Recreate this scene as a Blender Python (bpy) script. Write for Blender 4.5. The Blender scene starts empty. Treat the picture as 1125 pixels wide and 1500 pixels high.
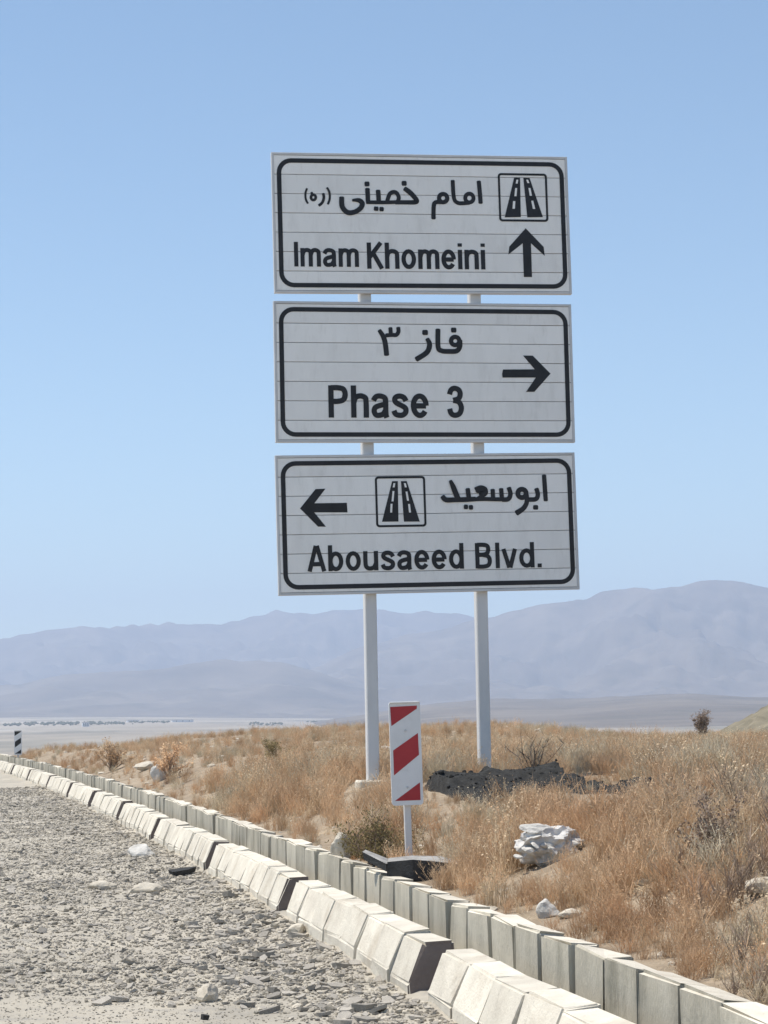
import bpy, bmesh, math, random
import numpy as np
from mathutils import Vector, Matrix, noise

S = bpy.context.scene
COL = S.collection
R = math.radians
random.seed(7)
RNG = np.random.default_rng(11)

# ------------------------------------------------------------------ camera
CAM_H = 1.40
cam = bpy.data.cameras.new('camera')
cam.sensor_fit = 'VERTICAL'
cam.sensor_height = 24.0
cam.lens = 24.0 * 3200.0 / 1500.0
cam.clip_start = 0.1
cam.clip_end = 60000
cam_o = bpy.data.objects.new('camera', cam)
COL.objects.link(cam_o)
PITCH, ROLL = math.atan(295 / 3200), R(1.05)
fwd = Vector((0, math.cos(PITCH), math.sin(PITCH)))
r0 = Vector((1, 0, 0))
u0 = Vector((0, -math.sin(PITCH), math.cos(PITCH)))
rt = r0 * math.cos(ROLL) - u0 * math.sin(ROLL)
up = r0 * math.sin(ROLL) + u0 * math.cos(ROLL)
M = Matrix((rt, up, -fwd)).transposed().to_4x4()
M.translation = (0, 0, CAM_H)
cam_o.matrix_world = M
S.camera = cam_o

# ------------------------------------------------------------------ sky and sun
SUN_EL, SUN_AZ = R(67), R(-77)          # azimuth from +Y, clockwise positive: the sun stands on the left
sdir = Vector((math.sin(SUN_AZ) * math.cos(SUN_EL), math.cos(SUN_AZ) * math.cos(SUN_EL), math.sin(SUN_EL)))
world = bpy.data.worlds.new('World')
S.world = world
world.use_nodes = True
wn = world.node_tree
wn.nodes.clear()
w_out = wn.nodes.new('ShaderNodeOutputWorld')
w_bg = wn.nodes.new('ShaderNodeBackground')
w_sky = wn.nodes.new('ShaderNodeTexSky')
w_sky.sky_type = 'NISHITA'
w_sky.sun_disc = False
w_sky.sun_elevation = SUN_EL
w_sky.sun_rotation = SUN_AZ
w_sky.altitude = 1200
w_sky.air_density = 1.0
w_sky.dust_density = 0.0
w_sky.ozone_density = 0.3
w_bg.inputs['Strength'].default_value = 0.118
w_tint = wn.nodes.new('ShaderNodeMix')          # the photograph's cooler white balance
w_tint.data_type = 'RGBA'; w_tint.blend_type = 'MULTIPLY'; w_tint.inputs['Factor'].default_value = 1.0
w_tint.inputs['B'].default_value = (0.90, 1.03, 1.04, 1)
wn.links.new(w_sky.outputs[0], w_tint.inputs['A'])
wn.links.new(w_tint.outputs['Result'], w_bg.inputs['Color'])
wn.links.new(w_bg.outputs[0], w_out.inputs['Surface'])
sun = bpy.data.lights.new('sun', 'SUN')
sun.energy = 4.8
sun.angle = R(0.53)
sun.color = (1.0, 0.93, 0.82)
sun_o = bpy.data.objects.new('sun', sun)
COL.objects.link(sun_o)
sun_o.rotation_euler = sdir.to_track_quat('Z', 'Y').to_euler()
sun_o.location = (-40, 10, 60)

S.view_settings.view_transform = 'Standard'
S.view_settings.look = 'None'
S.view_settings.exposure = 0.3
S.view_settings.gamma = 1.0
S.view_settings.use_curve_mapping = False
S.render.engine = 'CYCLES'
S.cycles.use_denoising = True
S.cycles.max_bounces = 6
S.cycles.diffuse_bounces = 3
S.cycles.volume_bounces = 1
S.cycles.transparent_max_bounces = 8

# ------------------------------------------------------------------ helpers
def lin(r, g, b):
    f = lambda c: c / 12.92 if c <= 0.04045 else ((c + 0.055) / 1.055) ** 2.4
    return (f(r / 255), f(g / 255), f(b / 255), 1.0)

def mat(name, stops, scale=8.0, detail=6.0, rough=0.85, bump=0.0, bump_scale=60.0, per_object=0.0, layers=(), coord='Object', spec=0.25, stretch=(1, 1, 1), distort=0.0, facing_wear=None):
    """Noise driven colour ramp with optional second noise layers and fine bump."""
    m = bpy.data.materials.new(name)
    m.use_nodes = True
    nt = m.node_tree
    nd, lk = nt.nodes, nt.links
    b = nd['Principled BSDF']
    b.inputs['Roughness'].default_value = rough
    b.inputs['Specular IOR Level'].default_value = spec
    if coord == 'World':
        tc = nd.new('ShaderNodeNewGeometry').outputs['Position']
    else:
        tc = nd.new('ShaderNodeTexCoord').outputs['Object']
    oi = nd.new('ShaderNodeObjectInfo')
    mp = nd.new('ShaderNodeMapping')
    mp.inputs['Scale'].default_value = stretch
    lk.new(tc, mp.inputs['Vector'])
    vec = mp.outputs['Vector']
    if coord != 'World':
        ml = nd.new('ShaderNodeMath'); ml.operation = 'MULTIPLY'; ml.inputs[1].default_value = 37.0
        lk.new(oi.outputs['Random'], ml.inputs[0])
        ad = nd.new('ShaderNodeVectorMath'); ad.operation = 'ADD'
        lk.new(vec, ad.inputs[0]); lk.new(ml.outputs[0], ad.inputs[1])
        vec = ad.outputs[0]
    def noise_tex(sc, det, dist=0.0):
        n = nd.new('ShaderNodeTexNoise')
        n.inputs['Scale'].default_value = sc
        n.inputs['Detail'].default_value = det
        n.inputs['Roughness'].default_value = 0.62
        n.inputs['Distortion'].default_value = dist
        lk.new(vec, n.inputs['Vector'])
        return n.outputs['Fac']
    def ramp(fac, st):
        r = nd.new('ShaderNodeValToRGB')
        el = r.color_ramp.elements
        while len(el) < len(st): el.new(0.5)
        for e, (p, c) in zip(el, st): e.position = p; e.color = c
        lk.new(fac, r.inputs['Fac'])
        return r
    col = ramp(noise_tex(scale, detail, distort), stops).outputs['Color']
    for (sc, lo, hi, c, amt) in layers:      # extra patches of colour c where the noise passes lo..hi
        f = ramp(noise_tex(sc, 5.0), [(lo, (0, 0, 0, 1)), (hi, (amt, amt, amt, 1))])
        mx = nd.new('ShaderNodeMix'); mx.data_type = 'RGBA'
        lk.new(f.outputs['Color'], mx.inputs['Factor']); lk.new(col, mx.inputs['A'])
        mx.inputs['B'].default_value = c
        col = mx.outputs['Result']
    if per_object:
        hv = nd.new('ShaderNodeHueSaturation')
        mr = nd.new('ShaderNodeMapRange')
        mr.inputs['To Min'].default_value = 1 - per_object
        mr.inputs['To Max'].default_value = 1 + per_object
        lk.new(oi.outputs['Random'], mr.inputs['Value'])
        lk.new(mr.outputs['Result'], hv.inputs['Value'])
        lk.new(col, hv.inputs['Color'])
        col = hv.outputs['Color']
    lk.new(col, b.inputs['Base Color'])
    if bump:
        bp = nd.new('ShaderNodeBump')
        bp.inputs['Strength'].default_value = bump
        bp.inputs['Distance'].default_value = 0.02
        lk.new(noise_tex(bump_scale, 8.0), bp.inputs['Height'])
        lk.new(bp.outputs['Normal'], b.inputs['Normal'])
    return m

def g(v, t=(1, 1, 1)):
    return (v * t[0], v * t[1], v * t[2], 1)

def tag(o, label=None, cat=None, group=None, kind=None):
    if label: o['label'] = label
    if cat: o['category'] = cat
    if group: o['group'] = group
    if kind: o['kind'] = kind
    return o

def empty(name, loc, rz=0.0):
    o = bpy.data.objects.new(name, None)
    COL.objects.link(o)
    o.location = loc
    o.rotation_euler = (0, 0, rz)
    o.empty_display_size = 0.2
    return o

def link(name, me, m=None, parent=None, loc=None):
    if m and not me.materials: me.materials.append(m)
    o = bpy.data.objects.new(name, me)
    COL.objects.link(o)
    if parent: o.parent = parent
    if loc: o.location = loc
    return o

def from_bm(name, bm, m, parent=None, smooth=False):
    me = bpy.data.meshes.new(name)
    bm.normal_update()
    bm.to_mesh(me)
    bm.free()
    if smooth:
        for p in me.polygons: p.use_smooth = True
    return link(name, me, m, parent)

def pydata(name, v, f, m=None, parent=None, smooth=False):
    me = bpy.data.meshes.new(name)
    me.from_pydata(v, [], f)
    me.update()
    if smooth:
        for p in me.polygons: p.use_smooth = True
    return link(name, me, m, parent)

def box(bm, x0, y0, z0, x1, y1, z1, bevel=0.0):
    r = bmesh.ops.create_cube(bm, size=1)
    for v in r['verts']:
        v.co = Vector((x0 + (v.co.x + .5) * (x1 - x0), y0 + (v.co.y + .5) * (y1 - y0), z0 + (v.co.z + .5) * (z1 - z0)))
    if bevel:
        es = list({e for v in r['verts'] for e in v.link_edges})
        bmesh.ops.bevel(bm, geom=es, offset=bevel, segments=1, affect='EDGES')

def smooth01(t):
    t = min(1, max(0, t))
    return t * t * (3 - 2 * t)

def nz(x, y, s, seed=0.0):
    return noise.noise(Vector((x * s + seed, y * s - seed * 1.7, seed)))

# kerb line: x of the road-side foot of the sloping kerbs as a function of y
def kx(y):
    return 0.08 - 0.190 * (y - 11) - 0.00058 * (y - 11) ** 2
def kslope(y):
    return -0.190 - 0.00116 * (y - 11)
BACK = 0.43                               # the upright kerb stands this far behind
def field_d(x, y):
    return (x - (kx(y) + BACK + 0.14)) * 0.98
def hf(x, y):
    d = field_d(x, y)
    base = .33 + .38 * smooth01(d / 1.5) + .10 * min(1, max(0, (d - 1.5) / 3))
    w = smooth01((d - .3) / 1.5)
    base += w * (.07 * nz(x, y, .35, 3.1) + .03 * nz(x, y, 1.3, 8.2))
    # crest, then the ground falls to the plain
    base += .13 * smooth01((y - 26) / 24) * smooth01((x + 7) / 8)
    base -= .22 * smooth01((y - 34) / 16) * smooth01((-4.5 - x) / 4)
    if y > 22: base += smooth01((y - 22) / 12) * w * (.10 * max(0, nz(x, y, .8, 31.0)) + .05 * nz(x, y, 2.1, 17.0))
    base -= .42 * smooth01((x - 2.8) / 4) * smooth01((y - 30) / 14)
    base -= 1.6 * smooth01((y - 66) / 26)
    return base
HAZE = 1.02e-4
# ------------------------------------------------------------------ materials
M_road = mat('road_dust', [(.30, g(.31, (1, .92, .78))), (.52, g(.41, (1, .915, .76))), (.72, g(.49, (1, .91, .74)))], 1.1, 8, .95, .6, 30,
             layers=[(7, .52, .68, g(.26, (1, .96, .90)), .7), (.25, .45, .62, g(.50, (1, .91, .77)), .5)], coord='World')
M_gravel = mat('gravel_stone', [(.3, g(.33, (1, .91, .76))), (.55, g(.43, (1, .90, .74))), (.75, g(.54, (1, .90, .74)))], 5, 5, .9, .3, 40, per_object=.42)
M_shard = mat('shale', [(.3, g(.28, (1, .92, .81))), (.6, g(.40, (1, .92, .80))), (.8, g(.54, (1, .92, .79)))], 9, 6, .85, .4, 60, per_object=.3)
M_white_rock = mat('white_rock', [(.3, g(.42, (1, .96, .88))), (.7, g(.64, (1, .97, .91)))], 9, 6, .9, .5, 30)
M_cream_rock = mat('cream_rock', [(.3, g(.38, (1, .88, .7))), (.7, g(.62, (1, .92, .78)))], 9, 6, .9, .5, 30)
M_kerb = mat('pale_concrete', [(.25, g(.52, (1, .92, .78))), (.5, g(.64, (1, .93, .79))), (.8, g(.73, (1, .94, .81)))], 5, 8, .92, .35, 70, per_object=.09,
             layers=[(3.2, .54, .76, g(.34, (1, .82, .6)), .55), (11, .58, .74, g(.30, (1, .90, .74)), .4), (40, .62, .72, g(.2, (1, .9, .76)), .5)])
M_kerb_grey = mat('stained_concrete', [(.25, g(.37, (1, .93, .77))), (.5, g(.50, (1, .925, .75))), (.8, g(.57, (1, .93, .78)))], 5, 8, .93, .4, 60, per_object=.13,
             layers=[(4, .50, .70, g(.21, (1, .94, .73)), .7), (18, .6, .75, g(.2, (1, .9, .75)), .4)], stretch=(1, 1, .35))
M_end_shade = mat('dirty_shaded_end', [(.3, g(.15, (1, .82, .76))), (.7, g(.22, (1, .84, .78)))], 7, 6, .95, .4, 50)  # kerb run ends: dirt plus the gap's shade put into the colour
M_soil = mat('dry_soil', [(.3, g(.22, (1, .78, .56))), (.55, g(.34, (1, .8, .58))), (.8, g(.48, (1, .84, .64)))], 2.6, 9, .97, 1.0, 26, coord='World',
             layers=[(9, .5, .64, g(.20, (1, .8, .6)), .6), (.5, .5, .7, g(.42, (1, .84, .62)), .6)])
M_mound = mat('dark_ground', [(.3, g(.020)), (.6, g(.040, (1, .99, .95))), (.85, g(.10, (1, .95, .87)))], 14, 9, .95, 1.0, 40)
M_tar = mat('old_asphalt', [(.3, g(.035)), (.6, g(.06)), (.85, g(.11, (1, .97, .93)))], 14, 7, .9, .6, 60)
M_tar_lit = mat('lit_asphalt_top', [(.3, g(.22, (1, .97, .93))), (.7, g(.42, (1, .97, .93)))], 14, 7, .9, .5, 60)  # slab tops paler than their sides: sunlight put into the colour
M_alu = mat('aluminium_edge', [(.3, g(.50)), (.7, g(.62))], 3, 4, .45, spec=.5)
M_sheet = mat('sign_sheeting', [(.25, g(.82, (1, .985, .95))), (.7, g(.88, (1, .985, .95)))], 2.2, 6, .5, .0, spec=.4, per_object=.035,
              layers=[(9, .55, .8, g(.6, (1, .96, .90)), .4), (3, .5, .75, g(.62, (1, .97, .92)), .35)], stretch=(2, 1, .5))
M_black = mat('black_print', [(.3, g(.012, (1, 1, 1.15))), (.7, g(.022, (1, 1, 1.2)))], 6, 4, .45, spec=.35)
M_post = mat('painted_post', [(.3, g(.58)), (.7, g(.70))], 3, 6, .5, spec=.4, layers=[(6, .6, .8, g(.45, (1, .9, .8)), .4)], stretch=(1, 1, .3))
M_white_paint = mat('white_board', [(.3, g(.66)), (.7, g(.78))], 4, 6, .5, spec=.4, layers=[(12, .58, .8, g(.5, (1, .95, .88)), .35)])
M_red = mat('red_print', [(.3, (.33, .022, .030, 1)), (.7, (.42, .035, .042, 1))], 5, 5, .45, spec=.4)
M_dark = mat('dark_print', [(.3, g(.030)), (.7, g(.045))], 5, 5, .5)
M_plastic = mat('white_sack', [(.3, g(.46, (1, .97, .93))), (.7, g(.64, (1, .98, .95)))], 6, 5, .6, .3, 30, layers=[(7, .55, .7, g(.46, (1, .9, .75)), .7)])
def grass_mat(name, stops, trans=.25):
    m = mat(name, stops, .9, 4, .9, coord='World', per_object=.28, spec=.1)
    nt = m.node_tree; b = nt.nodes['Principled BSDF']; out = nt.nodes['Material Output']
    tr = nt.nodes.new('ShaderNodeBsdfTranslucent'); mx = nt.nodes.new('ShaderNodeMixShader')
    mx.inputs[0].default_value = trans
    src = b.inputs['Base Color'].links[0].from_socket
    nt.links.new(src, tr.inputs['Color'])
    nt.links.new(b.outputs[0], mx.inputs[1]); nt.links.new(tr.outputs[0], mx.inputs[2])
    nt.links.new(mx.outputs[0], out.inputs['Surface'])
    return m
M_thistle = grass_mat('rust_brown_thistle', [(.28, (.48, .305, .18, 1)), (.5, (.58, .40, .25, 1)), (.72, (.68, .53, .36, 1))])
M_straw = grass_mat('straw', [(.3, (.58, .44, .28, 1)), (.7, (.70, .57, .40, 1))])
M_pale = grass_mat('bleached_weed', [(.3, (.46, .39, .28, 1)), (.7, (.62, .54, .40, 1))])
M_twig = grass_mat('grey_twigs', [(.3, (.24, .18, .14, 1)), (.7, (.36, .28, .22, 1))], .1)
M_green = grass_mat('olive_leaves', [(.3, (.20, .165, .075, 1)), (.7, (.31, .25, .13, 1))])
M_deadwood = mat('dead_wood', [(.3, g(.07, (1, .8, .68))), (.7, g(.14, (1, .8, .66)))], 9, 5, .9)
M_plain = mat('far_plain', [(.35, g(.25, (1, .86, .70))), (.5, g(.33, (1, .88, .72))), (.65, g(.40, (1, .9, .76)))], .0016, 9, .97, coord='World', stretch=(1, .35, 1),
              layers=[(.0035, .50, .62, g(.17, (1, .95, .78)), .7), (.0022, .58, .66, g(.48, (1, .94, .84)), .8)])
M_mount = mat('bare_mountain', [(.3, g(.10, (1, .84, .72))), (.5, g(.16, (1, .84, .70))), (.7, g(.23, (1, .84, .68)))], .0022, 10, .97, coord='World',
              layers=[(.006, .52, .66, g(.09, (1, .92, .75)), .6)])
M_hill = mat('scrubby_hill', [(.3, g(.13, (1, .92, .68))), (.6, g(.22, (1, .88, .64))), (.8, g(.32, (1, .88, .66)))], 1.2, 9, .97, .7, 4, coord='World')
M_wall = mat('white_render', [(.3, g(.68)), (.7, g(.78))], .4, 4, .9)
M_roof = mat('pale_roof', [(.3, g(.40, (1, .9, .8))), (.7, g(.5, (1, .92, .84)))], .4, 4, .9)
M_pane = mat('dark_pane', [(.3, g(.03)), (.7, g(.05))], 1, 2, .2, spec=.5)
M_wood_far = mat('far_trees', [(.3, g(.07, (.9, 1, .7))), (.7, g(.13, (.95, 1, .72)))], .05, 6, .95, coord='World')

# ------------------------------------------------------------------ ground: road, verge, field
def grid_sheet(name, xs, ys, fz, m, kind='structure', keep=None):
    v, f, idx = [], [], {}
    for j, y in enumerate(ys):
        for i, x in enumerate(xs(y) if callable(xs) else xs):
            v.append((x, y, fz(x, y)))
    n = len(xs(ys[0])) if callable(xs) else len(xs)
    for j in range(len(ys) - 1):
        for i in range(n - 1):
            a = j * n + i
            f.append((a, a + 1, a + n + 1, a + n))
    o = pydata(name, v, f, m, smooth=True)
    tag(o, kind=kind)
    return o

def yspace(a, b, step0, grow):
    out = [a]; s = step0
    while out[-1] < b:
        out.append(out[-1] + s); s *= grow
    return out
ROAD_Y = [-12, -8, -4, 0, 2, 4] + yspace(5, 84, .07, 1.012) + [90]
def road_z(x, y):
    e = kx(y) - x
    z = .012 * nz(x, y, 2.2, 1.0) + .008 * nz(x, y, 6.0, 4.0) + .02 * nz(x, y, .5, 9.0) - .012
    z += .045 * math.exp(-(max(e, 0) / .35) ** 2) * (0.6 + .8 * nz(x, y, 1.7, 5.0))
    if e < -.02: z = .03
    return z
def road_xs(y):
    k = kx(y)
    return [k - 40, k - 24, k - 15, k - 11, k - 9] + [k - 8 + i * .1 for i in range(76)] + [k - .45 + .05 * i for i in range(20)] 
grid_sheet('road', road_xs, ROAD_Y, road_z, M_road)

FIELD_Y = [-12, -6, 0, 4] + yspace(6, 100, .16, 1.008)
def field_xs(y):
    k = kx(y) + BACK + .13
    return [k + .14 * i for i in range(60)] + [k + 8.4 + .5 * i for i in range(30)] + [k + 24, k + 32, k + 45]
grid_sheet('field', field_xs, FIELD_Y, hf, M_soil)

# far plain (one sheet out to the horizon) and the ranges beyond it
def plain_z(r):
    pts = [(0, -.9), (60, -.9), (120, -6), (400, -22), (1500, -25), (3500, -13), (7000, 14), (11000, 30), (30000, 60)]
    for (a, za), (b, zb) in zip(pts, pts[1:]):
        if r <= b: return za + (zb - za) * (r - a) / (b - a)
    return pts[-1][1]
def prof(pts, px):
    if px <= pts[0][0]: return pts[0][1]
    for (a, ya), (b, yb) in zip(pts, pts[1:]):
        if px <= b:
            t = (px - a) / (b - a)
            return ya + (yb - ya) * (t * .6 + .4 * t * t * (3 - 2 * t))
    return pts[-1][1]
# crest lines as (bearing in tan units x 3200, elevation in the same units)
RANGES = [
 dict(r=15000, w=4200, cut=(-1e9, 400), pts=[(-2200, 60), (-1500, 150), (-1000, 110), (-760, 100), (-562, 118), (-512, 128), (-462, 134), (-412, 136), (-362, 141), (-322, 142), (-242, 133), (-212, 142), (-162, 154), (-112, 153), (-62, 155), (0, 157), (60, 153), (140, 142), (260, 120), (400, 90), (700, 60), (2200, 60)]),
 dict(r=11500, w=3800, cut=(-200, 1e9), pts=[(-2200, 0), (-260, 0), (-120, 66), (-40, 100), (40, 118), (140, 138), (190, 148), (238, 159), (290, 164), (318, 176), (360, 176), (390, 174), (420, 183), (458, 190), (500, 181), (562, 173), (700, 180), (900, 140), (1200, 160), (2200, 80)]),
 dict(r=9500, w=2400, cut=(-1e9, 1e9), pts=[(-2200, 30), (-1200, 60), (-700, 40), (-562, 52), (-462, 66), (-362, 74), (-232, 85), (-162, 80), (-112, 66), (-50, 48), (40, 34), (120, 30), (220, 28), (320, 40), (400, 46), (500, 56), (562, 66), (800, 90), (1300, 50), (2200, 40)]),
]
def terrain_point(b, r):
    """b = bearing as tan*3200 (b beyond +-2200 fades to low hills)"""
    ang = math.atan(b / 3200)
    x, y = r * math.sin(ang), r * math.cos(ang)
    z = plain_z(r) - 26 * smooth01((r - 1500) / 5000) * smooth01((b + 560) / 700)
    if r > 5200:
        zz = z
        for i, q in enumerate(RANGES):
            crest_r = q['r'] * (1 + .05 * nz(b, i * 50, .004, 2.0))
            H = prof(q['pts'], b) * crest_r / 3200 * (1 / math.cos(ang))
            t = (r - crest_r) / q['w']
            if t < -1 or t > 1: continue
            fall = (1 - abs(t)) ** 1.25
            base = z
            amp = min(1, abs(t) * 3.2 + .06)
            rid = 1 - abs(noise.fractal(Vector((x * .0009 + i * 9, y * .0005, i * 3.3)), .9, 2.1, 6))
            rid2 = noise.fractal(Vector((x * .004, y * .003, 7.7 + i)), .9, 2.1, 4)
            h = H * fall * (1 - .55 * amp * (1 - rid) * 1.6) + rid2 * .06 * H * (.25 + amp)
            zz = max(zz, base * (1 - fall) + h)
        z = zz
    else:
        z += .0012 * r * .5 * nz(x, y, .002, 1.3) * smooth01((r - 300) / 900)
    return x, y, z
bear = [-2200 + 100 * i for i in range(14)] + [-850 + 40 * i for i in range(4)] + [-690 + 5 * i for i in range(277)] + [700 + 40 * i for i in range(5)] + [900 + 100 * i for i in range(14)]
rads = [58, 64, 72, 85, 100, 130, 180, 260, 400, 600, 800, 1100] + [1300 + 120 * i for i in range(30)] + [4900 + 90 * i for i in range(150)] + [18600, 19500]
tv, tf = [], []
for r in rads:
    for b in bear: tv.append(terrain_point(b, r))
n = len(bear)
split = next(i for i, r in enumerate(rads) if r > 6300)
def sheet(name, j0, j1, m):
    vs = tv[j0 * n:(j1 + 1) * n]
    fs = [(j * n + i, (j + 1) * n + i, (j + 1) * n + i + 1, j * n + i + 1) for j in range(j1 - j0) for i in range(n - 1)]
    fs = [f[::-1] for f in fs]
    tag(pydata(name, vs, fs, m, smooth=True), kind='structure')
sheet('plain', 0, split, M_plain)
sheet('mountains', split, len(rads) - 1, M_mount)
# low foothills at the right, in front of the ranges
fb = [-150 + 10 * i for i in range(126)]
fr_ = [2300 + 80 * i for i in range(51)]
fv, ff = [], []
for r in fr_:
    for q in fb:
        x, y, z = terrain_point(q, min(r, 5100))
        ang = math.atan(q / 3200); x, y = r * math.sin(ang), r * math.cos(ang)
        t = smooth01((r - 2300) / 2800) * smooth01((q + 150) / 280)
        rise = 52 + 12 * nz(q, 0, .006, 4) + 14 * noise.fractal(Vector((x * .0016, y * .0012, 2.2)), .9, 2.1, 5)
        fv.append((x, y, z - 3 + t * rise))
nf = len(fb)
for j in range(len(fr_) - 1):
    for i in range(nf - 1):
        k = j * nf + i
        ff.append((k, k + 1, k + nf + 1, k + nf))
tag(pydata('foothills', fv, ff, M_mount, smooth=True), kind='structure')
# low ground behind and beside the camera
bv, bf = [], []
angs = [R(34.6 + i * (360 - 69.2) / 60) for i in range(61)]
rr2 = [0.0, 40, 120, 400, 1500, 5000, 12000, 19500]
for r in rr2:
    for a in angs: bv.append((r * math.sin(a), r * math.cos(a), plain_z(r) - (0 if r > 60 else 0)))
for j in range(len(rr2) - 1):
    for i in range(60):
        a = j * 61 + i
        bf.append((a, a + 1, a + 62, a + 61))
tag(pydata('ground', bv, bf, M_plain, smooth=True), kind='structure')

# scrubby rise at the right edge of the field
hv, hfc = [], []
NX, NY = 110, 70
for j in range(NY + 1):
    for i in range(NX + 1):
        u, v = i / NX * 2 - 1, j / NY * 2 - 1
        x, y = 22.2 + u * 12 + v, 92 + v * 12
        e = (1 - math.sqrt(u * u + .01)) * max(0, 1 - v * v)
        hv.append((x, y, -1.6 + e * 6.3 + min(1, e * 4) * (.30 * nz(x, y, .5, 2) + .22 * nz(x, y, 1.6, 6) + .10 * nz(x, y, 4, 6))))
for j in range(NY):
    for i in range(NX):
        a = j * (NX + 1) + i
        hfc.append((a, a + 1, a + NX + 2, a + NX + 1))
tag(pydata('hill', hv, hfc, M_hill, smooth=True), kind='structure')

# ------------------------------------------------------------------ kerbs
def kerb_block(profile, L, seed, chips=.0055):
    """profile: (x across, z) loop, extruded along +y by L, edges worn"""
    rnd = random.Random(seed)
    bm = bmesh.new()
    a = [bm.verts.new((x, 0, z)) for x, z in profile]
    b = [bm.verts.new((x, L, z)) for x, z in profile]
    n = len(profile)
    bm.faces.new(a); bm.faces.new(b[::-1])
    for i in range(n): bm.faces.new((a[i], b[i], b[(i + 1) % n], a[(i + 1) % n]))
    bmesh.ops.recalc_face_normals(bm, faces=bm.faces)
    bmesh.ops.bevel(bm, geom=list(bm.edges), offset=.010, segments=2, affect='EDGES')
    for v in bm.verts:
        v.co += Vector((rnd.uniform(-1, 1), rnd.uniform(-1, 1), rnd.uniform(-1, 1))) * chips
    for _ in range(3):
        c = Vector((rnd.choice(profile)[0], rnd.choice((0, L)) if rnd.random() < .7 else rnd.uniform(0, L), profile[1][1] if rnd.random() < .4 else profile[2][1]))
        for v in bm.verts:
            q = (v.co - c).length
            if q < .06: v.co += (Vector((.12, L / 2, .12)) - v.co).normalized() * (.06 - q) * .35
    me = bpy.data.meshes.new('kerb_stone')
    bm.normal_update()
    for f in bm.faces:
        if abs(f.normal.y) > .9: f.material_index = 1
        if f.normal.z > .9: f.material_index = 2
    bm.normal_update(); bm.to_mesh(me); bm.free()
    return me
FRONT_P = [(0, -.06), (0, .075), (.085, .265), (.235, .27), (.25, -.06)]
BACK_P = [(0, -.05), (.004, .385), (.14, .38), (.14, -.05)]
front_meshes = [kerb_block(FRONT_P, .53, s) for s in range(7)]
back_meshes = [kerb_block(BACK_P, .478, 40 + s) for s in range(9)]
for me in front_meshes: (me.materials.append(M_kerb), me.materials.append(M_kerb), me.materials.append(M_kerb))
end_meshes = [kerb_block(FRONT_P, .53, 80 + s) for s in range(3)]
for me in end_meshes: (me.materials.append(M_kerb), me.materials.append(M_end_shade), me.materials.append(M_kerb))
for me in back_meshes: (me.materials.append(M_kerb_grey), me.materials.append(M_kerb_grey), me.materials.append(M_kerb))  # upward faces take the paler concrete: sunlit tops put into the colour

def place_along(me, name, parent, y, off, dz, rnd, jit):
    a = math.atan(-kslope(y))
    o = link(name, me, None, parent)
    o.location = (kx(y) + off + rnd.uniform(-jit, jit), y, dz + rnd.uniform(-jit, jit) * .8)
    o.rotation_euler = (rnd.uniform(-.012, .012), rnd.uniform(-.015, .015), a + rnd.uniform(-.02, .02))
    return o
rnd = random.Random(5)
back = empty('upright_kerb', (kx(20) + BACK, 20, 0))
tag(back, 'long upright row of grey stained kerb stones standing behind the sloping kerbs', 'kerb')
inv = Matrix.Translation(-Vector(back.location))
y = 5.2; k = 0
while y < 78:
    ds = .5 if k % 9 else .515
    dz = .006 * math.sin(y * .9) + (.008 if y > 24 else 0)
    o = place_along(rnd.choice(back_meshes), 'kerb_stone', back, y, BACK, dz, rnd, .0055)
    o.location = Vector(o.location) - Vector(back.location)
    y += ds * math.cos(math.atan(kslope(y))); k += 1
ends = [6.35, 10.98, 15.60, 20.13, 25.25, 29.93, 34.66, 39.3, 44.6, 50.4, 56.0, 61.5, 67.0, 72.5]
NTH = ['nearest run of sloping pale kerb stones, cut by the bottom edge',
       'run of sloping pale kerb stones ending in the largest dark end face, beside the shards',
       'third run of sloping kerb stones from the camera, its dark end face left of the shards',
       'fourth run of sloping kerb stones from the camera, beside the dark slab on the road',
       'fifth run of sloping kerb stones from the camera, right of the white rock on the road',
       'sixth run of sloping kerb stones from the camera, along the bending road edge',
       'seventh run of sloping kerb stones from the camera, along the bending road edge',
       'eighth run of sloping kerb stones from the camera, small and pale',
       'ninth run of sloping kerb stones from the camera, near the far left bend',
      'tenth run of sloping kerb stones from the camera, below the distant dark striped marker',
       'eleventh run of sloping kerb stones from the camera, at the left edge of the picture',
       'twelfth run of sloping kerb stones from the camera, beyond the distant dark striped marker',
       'farthest run of sloping kerb stones, where the road leaves the picture']
for q, (a, b) in enumerate(zip(ends, ends[1:])):
    r = empty('sloped_kerb', (kx(a), a, 0))
    tag(r, NTH[q], 'kerb', 'runs of sloping kerb stones along the road')
    L = (b - a) * 1.02 - (.42 if a < 26 else .34)
    nb = max(5, round(L / .545)); pitch = L / nb
    for i in range(nb):
        yy = a + i * pitch / 1.02
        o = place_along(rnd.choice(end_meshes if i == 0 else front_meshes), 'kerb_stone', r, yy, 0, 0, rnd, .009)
        o.scale = (1, (pitch - .010) / .53, 1 + rnd.uniform(-.02, .02))
        o.location = Vector(o.location) - Vector(r.location)
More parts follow.
